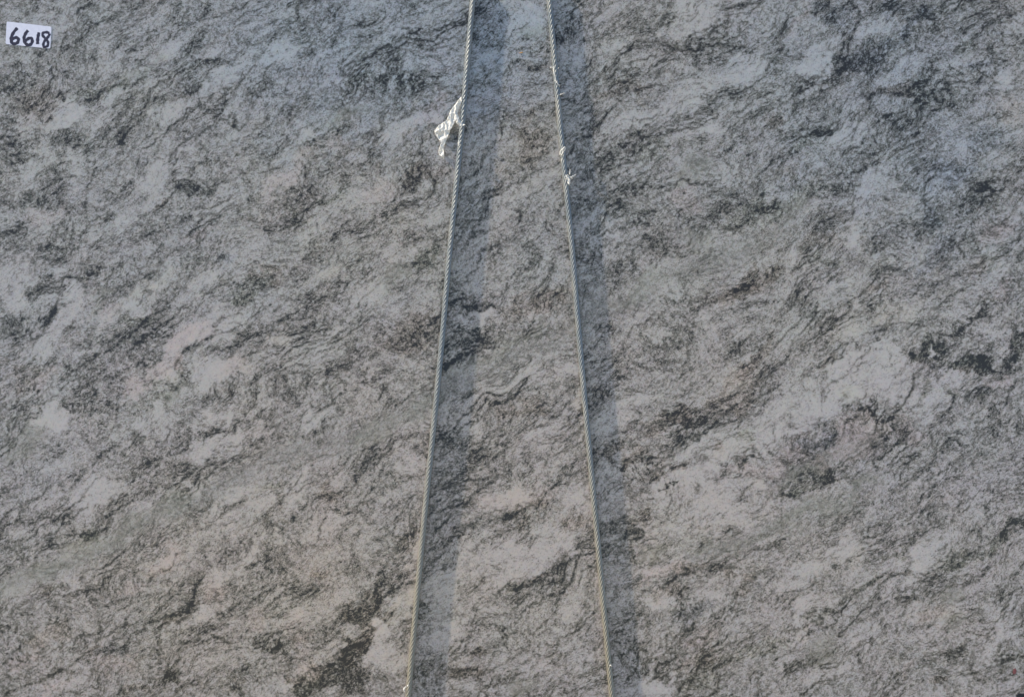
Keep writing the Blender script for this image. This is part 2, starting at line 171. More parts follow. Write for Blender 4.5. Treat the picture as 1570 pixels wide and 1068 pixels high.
(2,2): """60 60 200 120 10 -.7|200 150 280 160 20 -.6|360 105 80 60 50 -.85c|320 40 200 70 10 -.5p|130 240 260 140 10 -.6|280 250 140 80 20 -.6|430 190 200 80 10 -.5|740 400 200 50 65 -.75|780 350 130 50 40 -.6|590 470 180 90 15 -.75|790 430 110 60 60 -.5c|770 520 120 60 60 -.5|1130 400 180 60 40 -.6|1080 480 140 80 20 -.7|1040 440 120 50 20 -.5|1280 490 60 50 60 -.5|1250 340 100 50 20 -.5|540 690 160 40 60 -.75|570 650 120 40 30 -.6|680 650 160 30 15 -.6|550 780 80 70 20 -.55c|500 580 110 50 40 -.55|220 680 200 50 25 -.5|150 590 80 60 20 -.55|940 630 110 80 20 -.6|980 550 150 80 20 -.5|840 790 120 110 60 -.6|750 720 120 30 5 -.5|440 890 220 50 35 -.6|580 980 140 50 30 -.5|760 950 160 120 20 -.5|1430 800 200 60 70 -.65|1500 720 130 90 60 -.4|1300 170 200 120 30 -.5|1080 60 100 90 60 -.5|1230 120 120 60 30 -.4|1280 1030 60 60 20 -.6c|1040 930 120 60 60 -.4p|1220 680 80 60 70 -.5c|230 1000 150 50 35 -.5|100 800 150 80 20 -.3p|360 750 100 50 20 -.4|30 400 80 60 60 -.4|870 250 180 50 30 -.5|1480 110 120 80 30 -.4b
590 60 170 50 15 1g|660 40 80 50 30 .95n|500 80 130 60 30 .8g|520 150 110 30 0 .8g|560 120 90 60 60 .7g|500 45 90 20 5 .7g|300 370 300 50 15 .65g|500 280 160 50 20 .6g|600 230 400 90 25 .4g|100 370 150 60 10 .5g|100 480 260 40 0 .5n|40 490 80 30 0 .7|300 530 130 70 20 .5n|220 560 100 60 20 .5|420 600 80 40 20 .5|60 690 140 80 20 .5b|650 300 140 80 20 .4|860 100 200 60 30 .45g|800 220 260 50 20 .45|1100 150 130 40 30 .6|1200 100 150 80 30 .45|1260 180 100 60 30 .5|1000 400 220 30 15 .5g|1480 320 200 50 35 .75g|1350 420 250 50 30 .7g|1250 450 100 60 20 .6g|1310 300 200 30 0 .6|1490 190 120 60 20 .4|1440 90 120 60 30 .4|880 550 170 40 40 .7g|780 640 120 40 30 .65|640 700 150 60 10 .65g|700 680 150 30 5 .5|560 710 40 30 0 .8|1100 620 260 40 12 .65|1040 640 120 40 10 .6|1180 540 100 50 20 .6|1250 600 160 60 20 .4g|1160 700 130 60 20 .5n|1100 770 150 50 15 .5|1240 720 90 60 70 .4g|1460 620 220 40 20 .5|1490 560 140 50 30 .4|350 850 260 60 10 .5g|640 850 200 80 20 .45g|530 900 180 50 25 .6|100 890 200 80 15 .5n|100 1000 250 80 35 .5g|700 900 120 60 30 .4|560 970 100 50 30 .5|1260 870 120 50 20 .5|1160 890 120 60 20 .4|480 455 22 20 0 .95|735 460 50 30 60 .6|1165 990 50 30 60 .5n|860 970 140 60 30 .3|1330 900 140 60 30 .35|200 335 15 14 0 .95|330 330 18 18 0 .85|950 300 140 60 30 .4|1400 980 200 60 25 .3|1000 850 160 60 20 .3""",
}
SEAMS = {
(0,0): """8 .75 215,555 255,500 320,465 420,455 470,410 520,385 600,385 660,350|7 .5 20,960 110,930 170,830 215,740|8 .75 690,970 740,930 790,870 830,840|7 .8 830,825 880,850 930,880 975,840 1080,800 1110,790|7 .6 780,430 840,440 880,390|7 .6 690,440 760,460 830,440|7 .5 960,590 1010,490 1080,400 1140,310|6 .5 1230,890 1350,880 1400,840|7 .6 730,640 770,590 850,600 910,650 930,680|8 .7 870,280 890,220 950,200 1000,190|7 .5 1190,780 1290,760 1300,690 1400,640 1560,600|7 .6 380,960 400,850 440,760""",
(1,0): """7 .6 1060,980 1180,920 1290,840|6 .7 1260,430 1330,410 1460,385|8 .6 1110,820 1200,720 1290,640 1360,600 1420,570 1500,590|6 .5 830,640 880,570 930,520|7 .5 640,210 700,210 740,180 760,130|7 .6 890,330 920,290 950,240|6 .5 640,330 720,320 760,340|6 .5 1440,130 1480,60 1500,20|6 .4 0,520 100,500 260,520 400,480|6 .4 1090,180 1180,180 1260,130""",
(2,0): """9 .85 820,550 860,500 880,430 940,420 1010,430 1060,400 1100,350|8 .7 100,510 170,450 270,420 340,390 390,350 440,260 480,200|6 .45 0,370 80,330 150,280 200,240|7 .65 610,390 680,300 740,230 760,180|6 .4 520,360 600,350 650,330|7 .5 60,240 130,250 190,220 230,190|8 .6 940,330 1000,270 1070,220 1090,150 1100,80 1150,20|7 .6 880,580 930,530 1020,510 1100,450|7 .6 1090,590 1180,500 1260,480|6 .85 1415,1030 1460,1020 1520,1030|7 .6 820,90 815,40 780,10|7 .5 0,970 110,900 180,860|7 .5 230,960 320,890 430,880 560,840|7 .5 640,620 700,560 740,545|7 .5 1340,650 1380,610 1480,600|6 .5 1150,120 1240,50 1330,10""",
(0,1): """7 .6 120,290 180,270 230,200|9 .9 135,505 190,470 225,400 260,340 270,260 300,215 400,210 450,170|8 .8 380,600 430,570 500,530 570,490 620,450 680,390 760,340|10 .9 800,640 800,600 830,540 900,510 980,480|7 .6 970,420 1010,390 1100,380|7 .6 1030,580 1100,510 1140,430|7 .6 640,690 690,670 760,630 830,590|6 .5 580,770 540,800 520,870|6 .4 730,550 770,480 850,440|6 .5 870,820 930,890 960,890|7 .6 1060,980 1180,960 1290,930|7 .6 790,720 830,690 860,640|7 .6 1480,680 1500,600 1560,560|7 .6 1390,870 1450,820 1560,740|6 .5 1370,500 1450,450 1560,420""",
(1,1): """8 .85 560,345 620,340 660,350 690,335|8 .7 480,640 540,580 620,530 700,500|7 .65 670,660 780,640 840,600 890,560|6 .45 1390,600 1450,550 1560,500|6 .5 640,1000 720,950 760,920|7 .5 1230,380 1300,340 1360,310|6 .5 0,630 70,590 160,560|7 .5 200,960 290,880 400,790|7 .5 500,720 560,740 600,680|6 .5 240,820 330,730|6 .5 950,820 1000,760 1060,700""",
(2,1): """10 .95 955,835 1010,800 1050,745 1070,690 1070,650|7 .8 1180,860 1240,800 1255,740 1230,720|7 .75 640,730 700,690 780,640 850,590|9 .8 0,950 100,920 180,860 260,790 340,740|7 .55 120,840 190,780 300,690|7 .55 200,850 330,780 460,700|7 .5 380,790 500,720 580,660|7 .65 890,460 1000,410 1100,430 1160,460 1240,480 1300,440 1380,360|6 .4 1060,500 1090,460 1160,450 1220,520|7 .6 1130,420 1190,330 1250,280 1330,250|7 .65 400,900 440,880 480,850 520,890|6 .6 700,970 720,910|6 .4 1000,970 1010,910 1060,860|8 .75 1380,590 1440,640 1500,650 1560,630|7 .5 1090,660 1130,630 1200,610|7 .6 20,1060 100,1000 160,980|8 .7 1340,750 1410,690 1500,660""",
(0,2): """9 .85 20,1050 90,1020 180,1000 270,950 340,910 390,860|10 .85 680,720 780,700 850,680 880,620 900,540 950,505|7 .8 740,490 770,490 800,430 840,400|7 .6 1110,790 1130,770 1210,780 1280,770|7 .5 1270,930 1330,900 1440,870|7 .75 1260,200 1310,130 1370,60|6 .5 1420,340 1480,350|7 .6 290,1040 310,970|7 .6 1180,980 1240,960 1310,970|7 .65 730,770 720,820 745,860|6 .5 1000,240 1080,190 1160,130|6 .5 0,930 80,850 160,790""",
(1,2): """9 .85 410,240 490,210 570,190 620,140 690,90|7 .6 410,130 520,80 600,20|9 .85 800,580 850,545 930,530 970,480 1030,450 1080,420|7 .6 700,640 720,590 760,560 790,530|7 .6 580,880 640,860 740,830 800,770|7 .6 500,940 600,940 700,950|6 .5 640,740 690,690 800,690|7 .6 1300,100 1370,60 1420,40 1500,10|8 .75 1370,130 1460,60 1560,10|7 .5 1400,525 1480,520 1540,490|6 .5 650,960 720,930 780,900|7 .55 520,1030 500,990 560,950|7 .55 250,370 330,320 370,310|6 .5 960,990 980,930 1050,910|7 .5 1170,300 1230,280 1300,250|6 .5 880,780 960,700 1000,600""",
(2,2): """9 .75 800,600 860,560 910,520 980,500 1050,505 1090,525|7 .65 490,770 510,710 540,670 620,680 700,660|7 .65 280,170 300,130 335,90|7 .75 720,70 780,65 810,45|7 .6 1090,250 1140,205 1220,190|7 .65 150,460 220,470 280,490|7 .6 760,750 840,710 920,680|8 .6 1180,460 1300,430 1400,370 1470,320 1560,250|8 .85 470,140 530,160 560,170|6 .5 420,100 470,75 510,40|7 .5 1010,640 1080,610 1170,590 1250,560|7 .5 360,950 430,910 520,840|6 .5 1380,640 1450,630 1530,590|6 .45 640,900 760,820 860,760""",
}


# ------------------------------------------------------------------ the mineral map of the slab, painted reflections included
STEP = 2
gx = np.arange(X0, X1 + 1, STEP); gy = np.arange(Y0, Y1 + 1, STEP)
NX, NY = len(gx), len(gy)
PX, PY = np.meshgrid(gx.astype(float), gy.astype(float))

def mineral_map():
    w1 = 19 * fbm(PX / 55, PY / 55, 11, 4, .62); w2 = 19 * fbm(PX / 55, PY / 55, 31, 4, .62)
    w1 += 5 * fbm(PX / 12, PY / 12, 51, 3, .6); w2 += 5 * fbm(PX / 12, PY / 12, 71, 3, .6)
    QX, QY = PX + w1, PY + w2
    G = np.zeros_like(PX); ROSE = np.zeros_like(PX); WARM = np.zeros_like(PX); CALM = np.zeros_like(PX)
    TS = 2.962
    def window(cx, cy, r):
        i0 = max(0, int((cx - r - X0) / STEP)); i1 = min(NX, int((cx + r - X0) / STEP) + 2)
        j0 = max(0, int((cy - r - Y0) / STEP)); j1 = min(NY, int((cy + r - Y0) / STEP) + 2)
        return slice(j0, j1), slice(i0, i1)
    for (c, r), txt in FEATURES.items():
        ox, oy = c * 520, r * 354
        for e in txt.replace("\n", "|").split("|"):
            f = e.split()
            if not f: continue
            tint = ''
            if f[5][-1].isalpha(): tint = f[5][-1]; f[5] = f[5][:-1]
            x, y, ln, wd, an, val = map(float, f)
            cx, cy = ox + x / TS, oy + y / TS
            a, b = ln / TS / 2 * 1.08, wd / TS / 2 * 1.08
            rad = max(a, b) * 1.5 + 40
            sl = window(cx, cy, rad)
            dx, dy = QX[sl] - cx, QY[sl] - cy
            ca, sa = math.cos(R(an)), math.sin(R(an))
            u = dx * ca - dy * sa; v = dx * sa + dy * ca
            q = np.sqrt((u / a) ** 2 + (v / b) ** 2)
            k = 1 - sstep(.82, 1.12, q) if val > .84 else 1 - sstep(.55, 1.35, q)
            val = val ** 1.7 * (1.8 if val > .84 else 1) if val > 0 else -1.05 * (-val) ** 1.8 * (1.9 if val < -.86 else 1)
            G[sl] += val * k
            if tint == 'b' and (c == 1 or val < 0): tint = ''
            if tint == 'p': ROSE[sl] += .55 * k; WARM[sl] += .35 * k
            elif tint == 'c': WARM[sl] += .45 * k
            elif tint == 'g': ROSE[sl] -= .35 * k; WARM[sl] += .35 * k
            elif tint == 'n': WARM[sl] += .7 * k; ROSE[sl] += .35 * k
            elif tint == 'b': WARM[sl] -= .8 * k
            if tint == 'g' and abs(val) <= .3: CALM[sl] += k
    SE = np.zeros_like(PX)
    brk = sstep(-.9, .3, fbm(PX / 26, PY / 26, 91, 3))
    thick = .7 + .6 * np.clip(fbm(PX / 18, PY / 18, 95, 2) * .5 + .5, 0, 1)
    w3 = 4.0 * fbm(PX / 22, PY / 22, 111, 4, .7); w4 = 4.0 * fbm(PX / 22, PY / 22, 131, 4, .7)
    for (c, r), txt in SEAMS.items():
        ox, oy = c * 520, r * 354
        for e in txt.split("|"):
            f = e.split()
            wd, val = float(f[0]) / TS, float(f[1])
            pts = [(ox + float(p.split(',')[0]) / TS, oy + float(p.split(',')[1]) / TS) for p in f[2:]]
            for p, q in zip(pts[:-1], pts[1:]):
                sl = window((p[0] + q[0]) / 2, (p[1] + q[1]) / 2, math.dist(p, q) / 2 + 30)
                bx, by = PX[sl] + w3[sl], PY[sl] + w4[sl]
                ex, ey = q[0] - p[0], q[1] - p[1]
                t = np.clip(((bx - p[0]) * ex + (by - p[1]) * ey) / (ex * ex + ey * ey + 1e-6), 0, 1)
                d = np.hypot(bx - p[0] - t * ex, by - p[1] - t * ey)
                k = np.exp(-(d / (wd * .62 * thick[sl])) ** 2) + .25 * np.exp(-(d / (wd * 2)) ** 2)
                SE[sl] = np.maximum(SE[sl], val * k * (.35 + .65 * brk[sl]))
    # the stone's own foliation, running up to the right, between the drawn features
    th = R(35)
    wx = PX + 34 * fbm(PX / 210, PY / 210, 201, 3); wy = PY + 34 * fbm(PX / 210, PY / 210, 231, 3)
    wx += 10 * fbm(PX / 40, PY / 40, 251, 4, .6); wy += 10 * fbm(PX / 40, PY / 40, 271, 4, .6)
    U = wx * math.cos(th) - wy * math.sin(th); V = wx * math.sin(th) + wy * math.cos(th)
    band = fbm(U / 420, V / 50, 301, 5, .62)
    lens = fbm(U / 60, V / 24, 331, 5, .64)
    calm = np.clip(CALM, 0, 1)
    Gs = np.tanh(G * 1.1)
    lt = np.maximum(-Gs, 0)
    Gs = np.where(Gs > 0, Gs, -.82 * lt ** .85 * (.45 + .55 * sstep(.06, .34, lt + .15 * fbm(U / 16, V / 9, 811, 4, .7))))
    streak = fbm(U / 15, V / 6.5, 521, 4, .7)
    rim = np.exp(-((Gs + .28) / .10) ** 2) * sstep(-.2, .7, fbm(U / 40, V / 30, 571, 3))
    Gs = Gs * np.clip(1 + np.where(Gs > 0, (.85 - .5 * sstep(.6, .95, Gs)) * streak, .30 * streak + .55 * lens), 0, 1.7)
    quiet = 1 - .45 * sstep(.2, .9, -Gs) - .4 * calm
    M = .80 * Gs + .40 * rim + quiet * (.27 * band + .19 * lens)
    ROSE = np.tanh(ROSE) + .05 + .48 * sstep(250, 800, PY + 200 * band) + .3 * fbm(PX / 90, PY / 90, 501, 4, .7)
    # painted light: bluish sky reflection towards the top, warm ground light below
    WARM = np.tanh(WARM) + .48 + .3 * fbm(PX / 110, PY / 110, 541, 4, .7)
    for x, y, a, b, v in LIGHT_HUE:
        q = np.hypot((QX + 40 * band - x) / a, (QY + 40 * lens - y) / b)
        WARM += v * (1 - sstep(.2, 1.2, q))
        ROSE += (.30 * v if v < 0 else .16 * v) * (1 - sstep(.2, 1.2, q))
    KB = np.zeros_like(PX)
    # smooth grey-green shear bands crossing the slab
    for half, pts in BANDS:
        k = np.zeros_like(PX)
        for p, q in zip(pts[:-1], pts[1:]):
            ex, ey = q[0] - p[0], q[1] - p[1]
            bx, by = PX + .8 * w1, PY + .8 * w2
            t = np.clip(((bx - p[0]) * ex + (by - p[1]) * ey) / (ex * ex + ey * ey), 0, 1)
            k = np.maximum(k, np.exp(-(np.hypot(bx - p[0] - t * ex, by - p[1] - t * ey) / half) ** 2))
        M = M * (1 - .75 * k) + .22 * k
        ROSE -= .12 * k; WARM = WARM * (1 - .5 * k) + .5 * k
        calm = np.maximum(calm, .8 * k); KB = np.maximum(KB, k)
    # painted reflection: a bluer, slightly darker zone with a straight edge, upper right
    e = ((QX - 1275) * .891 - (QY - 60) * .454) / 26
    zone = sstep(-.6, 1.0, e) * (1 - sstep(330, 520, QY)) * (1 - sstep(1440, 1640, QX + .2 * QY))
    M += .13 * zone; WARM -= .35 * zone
    # long thin dark veins along the foliation: level lines of stretched noise, a pixel or two wide
    def vein(su, sv, seed, octv, width, gate, strength):
        f = fbm(U / su, V / sv, seed, octv, .5)
        gy_, gx_ = np.gradient(f, STEP)
        d = np.abs(f) / (np.hypot(gx_, gy_) + 1e-4)
        g = sstep(gate, gate + .7, fbm(U / (su * 1.1), V / (sv * 2.2), seed + 9, 3))
        w = width * (.6 + .8 * sstep(-.8, .8, fbm(PX / 14, PY / 14, seed + 17, 2)))
        return 1.3 * strength * g * np.exp(-(d / w) ** 2)
    VE = np.maximum.reduce([vein(190, 34, 601, 4, 2.0, -.1, .75), vein(110, 24, 631, 4, 1.7, .0, .65), vein(64, 17, 661, 4, 1.5, .0, .6), vein(40, 12, 691, 3, 1.4, .0, .5), vein(150, 26, 721, 5, 2.2, .2, .8)])
    SE = np.maximum(SE, VE * (1 - .40 * sstep(.35, .9, -Gs))) * (1 - .65 * KB)
    # gentler bending for the fine grain
    sx = PX + 34 * fbm(PX / 210, PY / 210, 201, 3) + 5 * fbm(PX / 45, PY / 45, 251, 2); sy = PY + 34 * fbm(PX / 210, PY / 210, 231, 3) + 5 * fbm(PX / 45, PY / 45, 271, 2)
    U = sx * math.cos(th) - sy * math.sin(th); V = sx * math.sin(th) + sy * math.cos(th)
    return M, ROSE, WARM, calm, SE, U, V

BANDS = [(15, [(-20, 900), (130, 858), (280, 772), (420, 705), (560, 662), (650, 622)]), (17, [(655, 612), (720, 580), (810, 540), (890, 494)]),
         (18, [(905, 480), (1000, 440), (1150, 382), (1230, 315)]), (17, [(1070, 850), (1140, 828), (1230, 795), (1330, 742)]), (12, [(1180, 740), (1250, 715), (1330, 668)])]
LIGHT_HUE = [(560, 60, 330, 190, -1.6), (1330, 120, 300, 260, -1.0), (1450, 330, 170, 150, -.5), (800, 60, 160, 150, -.5), (120, 40, 260, 110, -.4),  # sky blue and ground warmth painted into the stone colour
       (640, 760, 700, 420, 1.1), (300, 950, 500, 240, .8), (1200, 480, 360, 200, .5), (1250, 900, 480, 240, .5), (560, 330, 260, 130, .6), (790, 230, 120, 90, .6)]

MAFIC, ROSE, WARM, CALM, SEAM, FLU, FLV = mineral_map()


# ------------------------------------------------------------------ materials
def granite_material():
    m, nt, bs = new_mat("granite")
    tc = node(nt, "ShaderNodeTexCoord")
    mp = node(nt, "ShaderNodeMapping")
    mp.inputs["Rotation"].default_value = (0, 0, R(-35))
    nt.links.new(tc.outputs["Object"], mp.inputs[0])
    sc = node(nt, "ShaderNodeMapping")
    sc.inputs["Scale"].default_value = (1, 1.8, 1)
    nt.links.new(mp.outputs[0], sc.inputs[0])
    mq = node(nt, "ShaderNodeMapping")
    mq.inputs["Scale"].default_value = (1, 1.3, 1)
    nt.links.new(mp.outputs[0], mq.inputs[0])
    def noise(scale, det, rough, vec=sc, dist=0.0):
        n = node(nt, "ShaderNodeTexNoise", Scale=scale, Detail=det, Roughness=rough, Distortion=dist)
        nt.links.new(vec.outputs[0], n.inputs["Vector"])
        return n
    def attr(name):
        a = node(nt, "ShaderNodeAttribute", attribute_name=name)
        return a.outputs["Fac"]
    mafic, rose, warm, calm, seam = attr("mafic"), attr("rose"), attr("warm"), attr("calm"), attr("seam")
    # flow space: follows the bent foliation, a hundred photo pixels to the unit
    fl = node(nt, "ShaderNodeCombineXYZ")
    nt.links.new(attr("flow_u"), fl.inputs[0])
    nt.links.new(math_n(nt, 'MULTIPLY', attr("flow_v"), 1.75), fl.inputs[1])
    fl2 = node(nt, "ShaderNodeCombineXYZ")
    nt.links.new(attr("flow_u"), fl2.inputs[0])
    nt.links.new(math_n(nt, 'MULTIPLY', attr("flow_v"), 1.35), fl2.inputs[1])
    def off(vec, k):
        a = node(nt, "ShaderNodeVectorMath", operation='ADD'); nt.links.new(vec.outputs[0], a.inputs[0]); a.inputs[1].default_value = (k, k * .7, k * 1.3)
        return a
    def ridge(vec, scale, width, det, rough, k):
        n = noise(scale, det, rough, off(vec, k)).outputs["Fac"]
        d = math_n(nt, 'ABSOLUTE', math_n(nt, 'SUBTRACT', n, .5))
        return math_n(nt, 'MAXIMUM', math_n(nt, 'SUBTRACT', 1.0, math_n(nt, 'DIVIDE', d, width)), 0)
    def gate(vec, scale, lo, hi, k):
        n = noise(scale, 3, .6, off(vec, k)).outputs["Fac"]
        g = node(nt, "ShaderNodeMapRange"); nt.links.new(n, g.inputs[0]); g.inputs[1].default_value = lo; g.inputs[2].default_value = hi
        return g.outputs[0]
    dens = math_n(nt, 'MINIMUM', math_n(nt, 'MAXIMUM', math_n(nt, 'MULTIPLY_ADD', mafic, .58, .74), .42), 1.2)
    dens = math_n(nt, 'MULTIPLY', dens, math_n(nt, 'SUBTRACT', 1.0, math_n(nt, 'MULTIPLY', calm, .60)))
    web = math_n(nt, 'MULTIPLY', math_n(nt, 'MULTIPLY', ridge(fl, 2.0, .034, 6, .62, 0), gate(fl, 2.2, .44, .58, 31)), .70)
    w2 = math_n(nt, 'MULTIPLY', math_n(nt, 'MULTIPLY', ridge(fl, 4.4, .045, 5, .62, 7), gate(fl2, 4, .44, .58, 37)), .65)
    w3 = math_n(nt, 'MULTIPLY', math_n(nt, 'MULTIPLY', ridge(fl2, 8.5, .055, 4, .62, 13), gate(fl2, 6, .44, .58, 43)), .60)
    web = math_n(nt, 'ADD', web, math_n(nt, 'ADD', w2, w3))
    med = noise(11, 5, .70, off(fl2, 51)).outputs["Fac"]
    fine = noise(110, 5, .78, mp).outputs["Fac"]
    soft = math_n(nt, 'ADD', math_n(nt, 'MULTIPLY', math_n(nt, 'SUBTRACT', med, .5), 1.15), math_n(nt, 'MULTIPLY', math_n(nt, 'SUBTRACT', fine, .5), 1.7))
    def crystals(scale, wob):
        wn = noise(scale * .9, 2, .6, mp)
        a = node(nt, "ShaderNodeVectorMath", operation='MULTIPLY_ADD'); nt.links.new(wn.outputs["Color"], a.inputs[0])
        a.inputs[1].default_value = (wob, wob, 0); nt.links.new(mq.outputs[0], a.inputs[2])
        vn = node(nt, "ShaderNodeTexVoronoi", Scale=scale); nt.links.new(a.outputs[0], vn.inputs["Vector"])
        sp = node(nt, "ShaderNodeSeparateColor"); nt.links.new(vn.outputs["Color"], sp.inputs[0])
        return math_n(nt, 'SUBTRACT', sp.outputs[0], .5)
    cry = math_n(nt, 'ADD', math_n(nt, 'MULTIPLY', crystals(88, .012), .48), math_n(nt, 'MULTIPLY', crystals(190, .006), .58))
    soft = math_n(nt, 'ADD', soft, cry)
    def grains(scale, det, base, slope, gain):
        n = noise(scale, det, .65, mq).outputs["Fac"]
        lim = math_n(nt, 'MULTIPLY_ADD', dens, slope, base)
        return math_n(nt, 'MINIMUM', math_n(nt, 'MULTIPLY', math_n(nt, 'MAXIMUM', math_n(nt, 'SUBTRACT', n, lim), 0), gain), .9)
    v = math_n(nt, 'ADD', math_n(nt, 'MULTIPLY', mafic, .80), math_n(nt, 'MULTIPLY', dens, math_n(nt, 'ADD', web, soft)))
    # dark biotite crumbs and single grains, crowding where the stone is darker
    v = math_n(nt, 'ADD', v, grains(88, 4, .635, -.10, 5.5))
    v = math_n(nt, 'ADD', v, grains(230, 2, .605, -.07, 7.0))
    # the long seams, frayed by the grain
    sm = math_n(nt, 'MULTIPLY', seam, math_n(nt, 'MULTIPLY_ADD', math_n(nt, 'SUBTRACT', fine, .5), 2.0, 1.05))
    v = math_n(nt, 'ADD', math_n(nt, 'SUBTRACT', v, .19), math_n(nt, 'MULTIPLY', sm, 1.0))
    v = math_n(nt, 'MULTIPLY_ADD', v, .51, .44)
    cr = node(nt, "ShaderNodeValToRGB")
    nt.links.new(v, cr.inputs[0])
    el = cr.color_ramp.elements
    el[0].position = 0.0; el[0].color = (.49, .475, .452, 1)
    el[1].position = 1.0; el[1].color = (.022, .020, .017, 1)
    for p, c in ((.22, (.45, .436, .416, 1)), (.40, (.365, .35, .333, 1)), (.56, (.236, .224, .201, 1)), (.74, (.140, .134, .113, 1)), (.90, (.082, .078, .063, 1))):
        e = el.new(p); e.color = c
    base = cr.outputs[0]
    # hue of the minerals: rose feldspar / green chlorite, ochre / bluish quartz, plus the painted sky and ground light
    spread = noise(95, 3, .7, mp)
    rsn = math_n(nt, 'ADD', rose, math_n(nt, 'MULTIPLY', math_n(nt, 'SUBTRACT', spread.outputs["Fac"], .5), 3.4))
    spread2 = noise(70, 3, .7, mp, .5)
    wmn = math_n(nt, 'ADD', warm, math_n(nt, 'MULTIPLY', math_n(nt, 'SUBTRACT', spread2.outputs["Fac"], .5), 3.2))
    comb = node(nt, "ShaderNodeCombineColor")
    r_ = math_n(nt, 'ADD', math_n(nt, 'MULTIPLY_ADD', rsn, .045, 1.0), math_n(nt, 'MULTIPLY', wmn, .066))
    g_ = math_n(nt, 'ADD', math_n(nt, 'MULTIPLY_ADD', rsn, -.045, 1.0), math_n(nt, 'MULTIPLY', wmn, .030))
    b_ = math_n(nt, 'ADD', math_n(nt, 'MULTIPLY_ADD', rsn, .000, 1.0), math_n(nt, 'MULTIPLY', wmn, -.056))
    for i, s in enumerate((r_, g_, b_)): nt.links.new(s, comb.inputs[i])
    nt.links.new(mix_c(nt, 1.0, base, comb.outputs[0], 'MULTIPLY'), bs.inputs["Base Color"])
    rg = node(nt, "ShaderNodeMapRange")
    nt.links.new(med, rg.inputs[0]); rg.inputs[3].default_value = .24; rg.inputs[4].default_value = .34
    nt.links.new(rg.outputs[0], bs.inputs["Roughness"])
    bs.inputs["Specular IOR Level"].default_value = .45
    return m

def sawn_material():
    m, nt, bs = new_mat("sawn_granite")
    n = node(nt, "ShaderNodeTexNoise", Scale=60, Detail=6)
    cr = node(nt, "ShaderNodeValToRGB"); nt.links.new(n.outputs["Fac"], cr.inputs[0])
    cr.color_ramp.elements[0].position = .35; cr.color_ramp.elements[0].color = (.12, .12, .12, 1)
    cr.color_ramp.elements[1].position = .65; cr.color_ramp.elements[1].color = (.36, .36, .36, 1)
    nt.links.new(cr.outputs[0], bs.inputs["Base Color"]); bs.inputs["Roughness"].default_value = .8
    return m

def simple_noise_mat(name, c1, c2, scale, rough=.6, metal=0.0, bump=0.0):
    m, nt, bs = new_mat(name)
    tc = node(nt, "ShaderNodeTexCoord")
    n = node(nt, "ShaderNodeTexNoise", Scale=scale, Detail=4)
    nt.links.new(tc.outputs["Object"], n.inputs["Vector"])
    cr = node(nt, "ShaderNodeValToRGB"); nt.links.new(n.outputs["Fac"], cr.inputs[0])
    cr.color_ramp.elements[0].position = .35; cr.color_ramp.elements[0].color = (*c1, 1)
    cr.color_ramp.elements[1].position = .65; cr.color_ramp.elements[1].color = (*c2, 1)
    nt.links.new(cr.outputs[0], bs.inputs["Base Color"])
    bs.inputs["Roughness"].default_value = rough; bs.inputs["Metallic"].default_value = metal
    if bump:
        b = node(nt, "ShaderNodeBump", Strength=bump, Distance=.002)
        nt.links.new(n.outputs["Fac"], b.inputs["Height"]); nt.links.new(b.outputs[0], bs.inputs["Normal"])
    return m

M_GRANITE = granite_material()
M_SAWN = sawn_material()
M_PAPER = simple_noise_mat("label_paper", (.74, .73, .82), (.80, .79, .87), 90, .55)
M_INK = simple_noise_mat("marker_ink", (.012, .010, .030), (.030, .024, .055), 200, .5)
M_GROUND = simple_noise_mat("yard_concrete", (.27, .215, .145), (.40, .33, .23), 9, .9, 0, .3)
M_DARK = simple_noise_mat("gap_shade", (.010, .011, .014), (.03, .03, .04), 120, .4)  # shade of the gap behind the corner, put into the colour
M_FLAKE = simple_noise_mat("dry_leaf", (.55, .25, .06), (.75, .42, .14), 900, .7)
M_RED = simple_noise_mat("red_crayon", (.15, .045, .045), (.24, .09, .085), 900, .8)

def wire_material():
    m, nt, bs = new_mat("galvanised_wire")
    at = node(nt, "ShaderNodeAttribute", attribute_name="lay")
    tc = node(nt, "ShaderNodeTexCoord")
    n = node(nt, "ShaderNodeTexNoise", Scale=14, Detail=5); nt.links.new(tc.outputs["Object"], n.inputs["Vector"])
    wv = math_n(nt, 'SINE', math_n(nt, 'MULTIPLY', at.outputs["Fac"], 6.2832 * 7))
    cr = node(nt, "ShaderNodeValToRGB"); nt.links.new(n.outputs["Fac"], cr.inputs[0])
    cr.color_ramp.elements[0].position = .38; cr.color_ramp.elements[0].color = (.25, .275, .28, 1)
    cr.color_ramp.elements[1].position = .72; cr.color_ramp.elements[1].color = (.38, .375, .34, 1)
    # the lower run is dirtier, a dull beige
    xyz = node(nt, "ShaderNodeSeparateXYZ"); nt.links.new(tc.outputs["Object"], xyz.inputs[0])
    lo = node(nt, "ShaderNodeMapRange"); nt.links.new(math_n(nt, 'MULTIPLY_ADD', n.outputs["Fac"], .6, xyz.outputs[1]), lo.inputs[0])
    lo.inputs[1].default_value = 1.3; lo.inputs[2].default_value = .5
    dirt = mix_c(nt, math_n(nt, 'MULTIPLY', lo.outputs[0], .75), cr.outputs[0], (.36, .32, .23, 1))
    nt.links.new(dirt, bs.inputs["Base Color"])
    bs.inputs["Roughness"].default_value = .40; bs.inputs["Metallic"].default_value = .30
    b = node(nt, "ShaderNodeBump", Strength=.2, Distance=.0003)
    nt.links.new(wv, b.inputs["Height"]); nt.links.new(b.outputs[0], bs.inputs["Normal"])
    return m
M_WIRE = wire_material()

